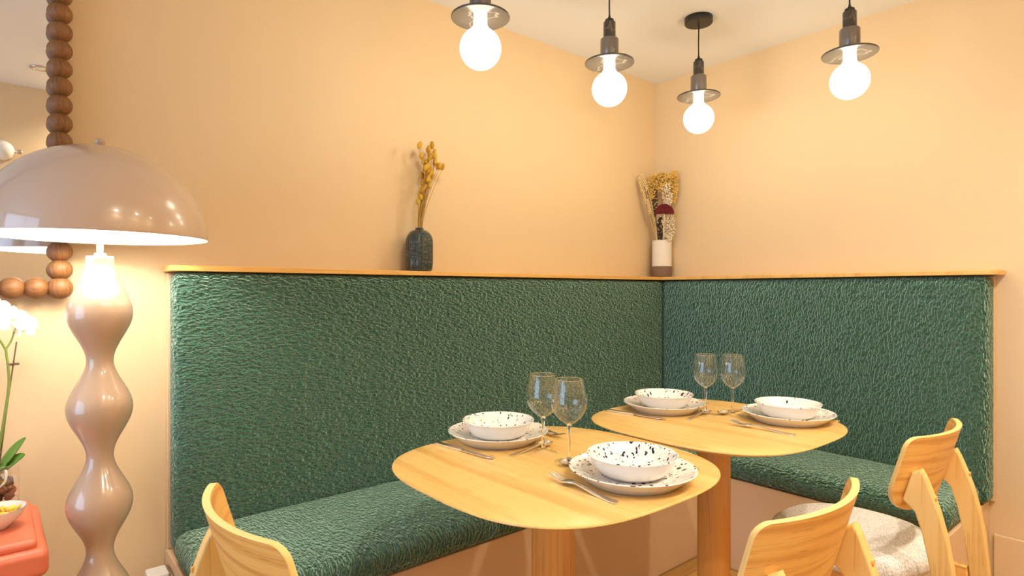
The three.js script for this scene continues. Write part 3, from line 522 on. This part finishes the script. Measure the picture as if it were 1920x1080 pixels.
  const clip2 = new THREE.TorusGeometry(0.0055, 0.0014, 6, 20); clip2.rotateX(1.2); clip2.translate(0.030, 0.315, 0.002); part('clip', clip2, M.bamboo, stick);
  part('root', taperTube([[0.01, 0.078, 0.012], [0.022, 0.082, 0.028], [0.020, 0.060, 0.036], [0.004, 0.046, 0.038]], 0.004, 0.002), M.root, o);
  const petal = (len, wid, cup) => { const n = 8, k = 6, pos = [], idx = []; for (let i = 0; i <= n; i++) { const q = i / n, w = wid * Math.sin(Math.PI * Math.min(1, 0.06 + q * 0.92)) ** 0.6; for (let j = 0; j <= k; j++) { const e = 2 * j / k - 1; pos.push(e * w, q * len, cup * (e * e * 0.3 + q * q)); } } for (let i = 0; i < n; i++) for (let j = 0; j < k; j++) { const p = i * (k + 1) + j; idx.push(p, p + 1, p + k + 1, p + 1, p + k + 2, p + k + 1); } const g = new THREE.BufferGeometry(); g.setAttribute('position', new THREE.Float32BufferAttribute(pos, 3)); g.setIndex(idx); g.computeVertexNormals(); return g; };
  const broad = petal(0.032, 0.020, 0.006), slim = petal(0.032, 0.011, 0.004), lip = petal(0.014, 0.006, 0.012), heart = new THREE.SphereGeometry(0.0035, 10, 8);
  for (const [x, y, z, ry, rx] of [[-0.02, 0.405, 0.03, 0.5, 0.1], [0.035, 0.415, 0.012, 0.3, -0.1], [0.005, 0.435, -0.02, 0.8, 0.2], [-0.055, 0.430, 0.03, 0.2, 0.1], [0.055, 0.400, -0.02, 0.7, 0.0], [-0.085, 0.415, 0.02, 0.4, 0.15]]) {
    const f = new THREE.Group(); f.name = 'flower'; f.position.set(x, y, z); f.rotation.set(rx, ry, 0); o.add(f);
    for (const [g, a] of [[slim, 0], [slim, 2.25], [slim, -2.25], [broad, 1.35], [broad, -1.35]]) { const p = part('petal', g, M.petal, f); p.rotation.z = a; }
    const l = part('lip', lip, M.petal, f); l.rotation.z = Math.PI; l.position.z = 0.004; const h = part('heart', heart, M.petalHeart, f); h.position.z = 0.004;
  }
  const b = thing('sweet_bowl', 'small white bowl with yellow sweets on the coral table', 'bowl', [-2.775, vy, 0.305]);
  part('bowl', lathe([[0, 0], [0.022, 0], [0.024, 0.003], [0.044, 0.022], [0.054, 0.043], [0.0525, 0.0435], [0.042, 0.024], [0.02, 0.006], [0, 0.006]], 40), M.porcelainPlain, b);
  const wr = rng(9); for (let i = 0; i < 6; i++) { const a = i * 2.4, q = 0.0135 * Math.sqrt(i); const s = thing('wrapped_sweet', 'yellow wrapped sweet in the small white bowl', 'sweet', [-2.775 + q * Math.cos(a), vy + 0.030 + wr() * 0.004, 0.305 + q * Math.sin(a)], wr() * 6, 'yellow sweets in the bowl'); part('wrapper', new THREE.CapsuleGeometry(0.0075, 0.008, 4, 10).rotateZ(Math.PI / 2), M.sweet, s); for (const e of [-1, 1]) part('twist', new THREE.ConeGeometry(0.006, 0.009, 8).rotateZ(e * Math.PI / 2).translate(e * 0.0135, 0, 0), M.sweet, s); }
}

// ---------------------------------------------------------------- vases on the ledge
const LY = 1.2127;
{
  const X = -1.566, Z = 0.066;
  const v = thing('ribbed_vase', 'dark green glazed bottle vase on the ledge', 'vase', [X, LY, Z]);
  const prof = smoothProfile([[0.0465, 0.004], [0.050, 0.03], [0.0505, 0.08], [0.0500, 0.115], [0.0455, 0.137], [0.034, 0.152], [0.0185, 0.159], [0.0160, 0.1645]], 40);
  const g = lathe([[0, 0.0002], [0.043, 0.0002], [0.0465, 0.004], ...prof, [0.0145, 0.166], [0.013, 0.1645], [0.0128, 0.150], [0, 0.149]], 96), p = g.attributes.position;
  for (let i = 0; i < p.count; i++) { const x = p.getX(i), y = p.getY(i), z = p.getZ(i), r = Math.hypot(x, z); if (r < 0.03 || y > 0.150 || y < 0.005) continue; const k = 1 + 0.028 * Math.cos(Math.atan2(z, x) * 20) * sm(0.150, 0.12, y); p.setXYZ(i, x * k, y, z * k); }
  g.computeVertexNormals(); part('body', g, M.glaze, v);
  const r = rng(303);
  const seed = lathe([[0, -0.011], [0.003, -0.010], [0.0058, -0.005], [0.0066, 0.0], [0.0060, 0.006], [0.0036, 0.011], [0, 0.0135]], 10);
  const heads = [[-0.006, 0.322], [0.072, 0.34], [0.084, 0.317], [0.016, 0.288], [0.033, 0.314], [0.05, 0.321], [0.059, 0.304], [0.067, 0.293], [0.078, 0.281], [0.073, 0.27], [0.097, 0.253], [0.084, 0.256], [0.042, 0.281], [0.03, 0.269], [0.047, 0.263], [0.036, 0.25], [0.053, 0.245], [0.023, 0.239], [0.039, 0.233], [0.056, 0.228], [0.028, 0.216], [0.045, 0.213], [0.061, 0.213], [0.036, 0.196], [0.019, 0.184], [0.028, 0.171], [0.015, 0.158], [0.044, 0.174], [0.033, 0.182], [-0.002, 0.111], [0.006, 0.128], [0.012, 0.143]].flatMap(([x, y], i) => { const h = [[x, y, 0.85 + r() * 0.45]]; if (i > 4 && i < 29 && i % 2) h.push([x + (r() - 0.5) * 0.014, y + (r() - 0.5) * 0.016, 0.75 + r() * 0.4]); return h; });
  heads.forEach(([hx, hy, s], i) => {
    const o = thing('dried_grass_stem', 'yellow dried grass stem with an oval seed head in the dark green vase', 'dried flower', [X, LY + 0.150, Z], 0, 'yellow dried grass stems');
    const a = r() * 6.28, rx = 0.008 * Math.cos(a), rz = 0.006 * Math.sin(a), hz = (r() - 0.65) * 0.044, ex = hx, ez = Math.max(-0.035, hz);
    part('stem', taperTube([[rx, 0.0, rz], [rx + (ex - rx) * 0.25, hy * 0.35, rz + (ez - rz) * 0.3], [rx + (ex - rx) * 0.65, hy * 0.72, rz + (ez - rz) * 0.65], [ex, hy, ez]], 0.0011, 0.0007, 14, 5), M.strawYellow, o);
    const h = part('seed_head', seed, M.seedYellow[i % 3], o); h.position.set(ex, hy + 0.006, ez); h.scale.setScalar(s * 1.12); h.rotation.set((r() - 0.5) * 0.5, 0, -0.15 - (r() - 0.4) * 0.6);
  });
}
{
  const X = -0.060, Z = 0.083, r = rng(404);
  const v = thing('two_tone_vase', 'cream cylinder vase with a brown base in the corner of the ledge', 'vase', [X, LY, Z]);
  part('body', lathe([[0.0515, 0.058], [0.0520, 0.060], [0.0515, 0.195], [0.0495, 0.199], [0.0470, 0.197], [0.0465, 0.06], [0, 0.058]], 56), M.whiteClay, v);
  part('brown_base', lathe([[0, 0.0003], [0.047, 0.0003], [0.0505, 0.004], [0.0517, 0.03], [0.0519, 0.0582], [0, 0.0582]], 56), M.brownClay, v);
  const P0 = [X, LY + 0.185, Z], G = 'dried stems in the corner bouquet';
  // image-plane axes of the bouquet: along the ledge diagonal (sx to the right) and out of the corner
  const D = (sx, out) => [0.72 * sx - 0.70 * out, 0.69 * sx + 0.72 * out];
  const clampIn = (x, z) => [x > 0.015 ? 0.015 + (x - 0.015) * 0.35 : x, z < -0.035 ? -0.035 + (z + 0.035) * 0.35 : z];
  const pos = (sx, y, out) => { const [x, z] = clampIn(...D(sx, out)); return [x, y, z]; };
  const grain = lathe([[0, -0.006], [0.003, -0.003], [0.0032, 0.002], [0, 0.007]], 6);
  for (const [sx, y, out, which] of [[-0.128, 0.300, 0.03, 'wheat ear leaning furthest left in the corner bouquet'], [-0.106, 0.322, 0.04, 'tallest wheat ear in the corner bouquet'], [-0.088, 0.305, 0.055, 'wheat ear next to the golden heads of the corner bouquet'], [-0.092, 0.235, 0.05, 'middle wheat ear on the left of the corner bouquet'], [-0.070, 0.180, 0.06, 'lowest wheat ear on the left of the corner bouquet']]) {
    const o = thing('dried_wheat_stem', which, 'dried flower', P0, 0, 'wheat stems in the corner bouquet');
    part('stem', taperTube([pos(-0.025, 0, 0.01), pos(sx * 0.55, y * 0.5, out * 0.6), pos(sx, y, out)], 0.0022, 0.0014, 14, 5), M.wheat, o);
    const gs = []; for (let i = 0; i < 22; i++) { const q = i / 22, p = pos(sx * (1 + 0.10 * q) - 0.01 * q, y + (q - 0.35) * 0.075, out), g = grain.clone(); g.scale(1.25, 1.25, 1.25); g.rotateZ((i % 2 ? 1 : -1) * 0.5); g.rotateY(i * 1.3); g.translate(p[0] + (i % 2 ? 1 : -1) * 0.003, p[1], p[2] + ((i >> 1) % 2 ? 1 : -1) * 0.003); gs.push(g); }
    part('ear', mergeGeometries(gs), M.wheat, o);
  }
  const blob = new THREE.IcosahedronGeometry(0.0048, 0);
  const bloom = (name, label, mat, stemMat, tips, n, size, sx0, group) => { // a feathery head on a stem
    const o = thing(name, label, 'dried flower', P0, 0, group); const [sx, y, out, w, h] = tips;
    part('stem', taperTube([pos(sx0, 0, 0.0), pos(sx0 + (sx - sx0) * 0.5, (y - h) * 0.6, out * 0.5), pos(sx, y, out)], 0.002, 0.001, 12, 5), stemMat, o);
    const gs = []; for (let i = 0; i < n; i++) { const t = r() * 6.28, q = Math.sqrt(r()), e = (r() - 0.5) * 2, g = blob.clone(); const s = size * (0.6 + r() * 0.8); g.scale(s, s, s); const k = Math.sqrt(Math.max(0, 1 - e * e)) * (1 + 0.3 * e), p = pos(sx + w * 1.15 * k * q * Math.cos(t) + (r() - 0.5) * 0.006, y + h * e * 1.1, out + 0.7 * w * k * q * Math.sin(t)); g.translate(...p); gs.push(g); }
    part('flower_head', mergeGeometries(gs), mat, o);
  };
  const YB = 'yellow brown seed heads in the corner bouquet';
  bloom('dried_millet', 'golden bushy seed head at the top left of the corner bouquet', M.bloomYellow, M.twig, [-0.055, 0.300, 0.02, 0.024, 0.060], 240, 0.9, -0.02, YB);
  bloom('dried_millet', 'golden bushy seed head at the top middle of the corner bouquet', M.bloomYellow, M.twig, [-0.004, 0.322, 0.035, 0.046, 0.048], 420, 0.95, 0.0, YB);
  bloom('dried_millet', 'golden bushy seed head hanging down the right of the corner bouquet', M.bloomYellow, M.twig, [0.066, 0.298, 0.02, 0.028, 0.082], 330, 0.95, 0.02, YB);
  bloom('dried_baby_breath', 'cream feathery spray above the dark red flower', M.bloomWhite, M.bloomWhite, [0.018, 0.247, 0.060, 0.028, 0.062], 190, 0.75, 0.01, G);
  bloom('dried_baby_breath', 'cream feathery spray below the dark red flower', M.bloomWhite, M.bloomWhite, [0.028, 0.082, 0.05, 0.034, 0.069], 250, 0.72, 0.02, G);
  bloom('dark_seed_spike', 'dark brown seed spike left of the dark red flower', M.twig, M.twig, [-0.040, 0.225, 0.02, 0.013, 0.075], 120, 0.9, -0.015, G);
  bloom('dark_seed_spike', 'dark stems between vase rim and dark red flower', M.twig, M.twig, [-0.010, 0.07, 0.015, 0.017, 0.06], 140, 0.9, -0.008, G);
  const o = thing('dried_red_flower', 'dark red fan-shaped dried flower on a pale stem', 'dried flower', P0, 0, G);
  const c = pos(0.0, 0.150, 0.078), q = pos(0.0, 0, 0.03);
  part('stem', taperTube([q, [(q[0] + c[0]) / 2, 0.075, (q[2] + c[2]) / 2], c], 0.0024, 0.0024, 10, 6), M.bloomWhite, o);
  const gs = [], petalDot = new THREE.IcosahedronGeometry(0.0052, 0); for (let i = 0; i < 700; i++) { const t = r() * Math.PI, k = Math.sqrt(r()), u = k * 0.048 * Math.cos(t), h = k * 0.050 * Math.sin(t), b = (r() - 0.5) * 0.03 * (1 - 0.4 * k), g = petalDot.clone(); g.scale(1, 0.7, 1); g.rotateX(r() * 6); const d = D(u, b); g.translate(c[0] + d[0], c[1] + h, c[2] + d[1]); gs.push(g); }
  part('fan', mergeGeometries(gs), M.bloomRed, o);
}

renderer.render(scene, camera);
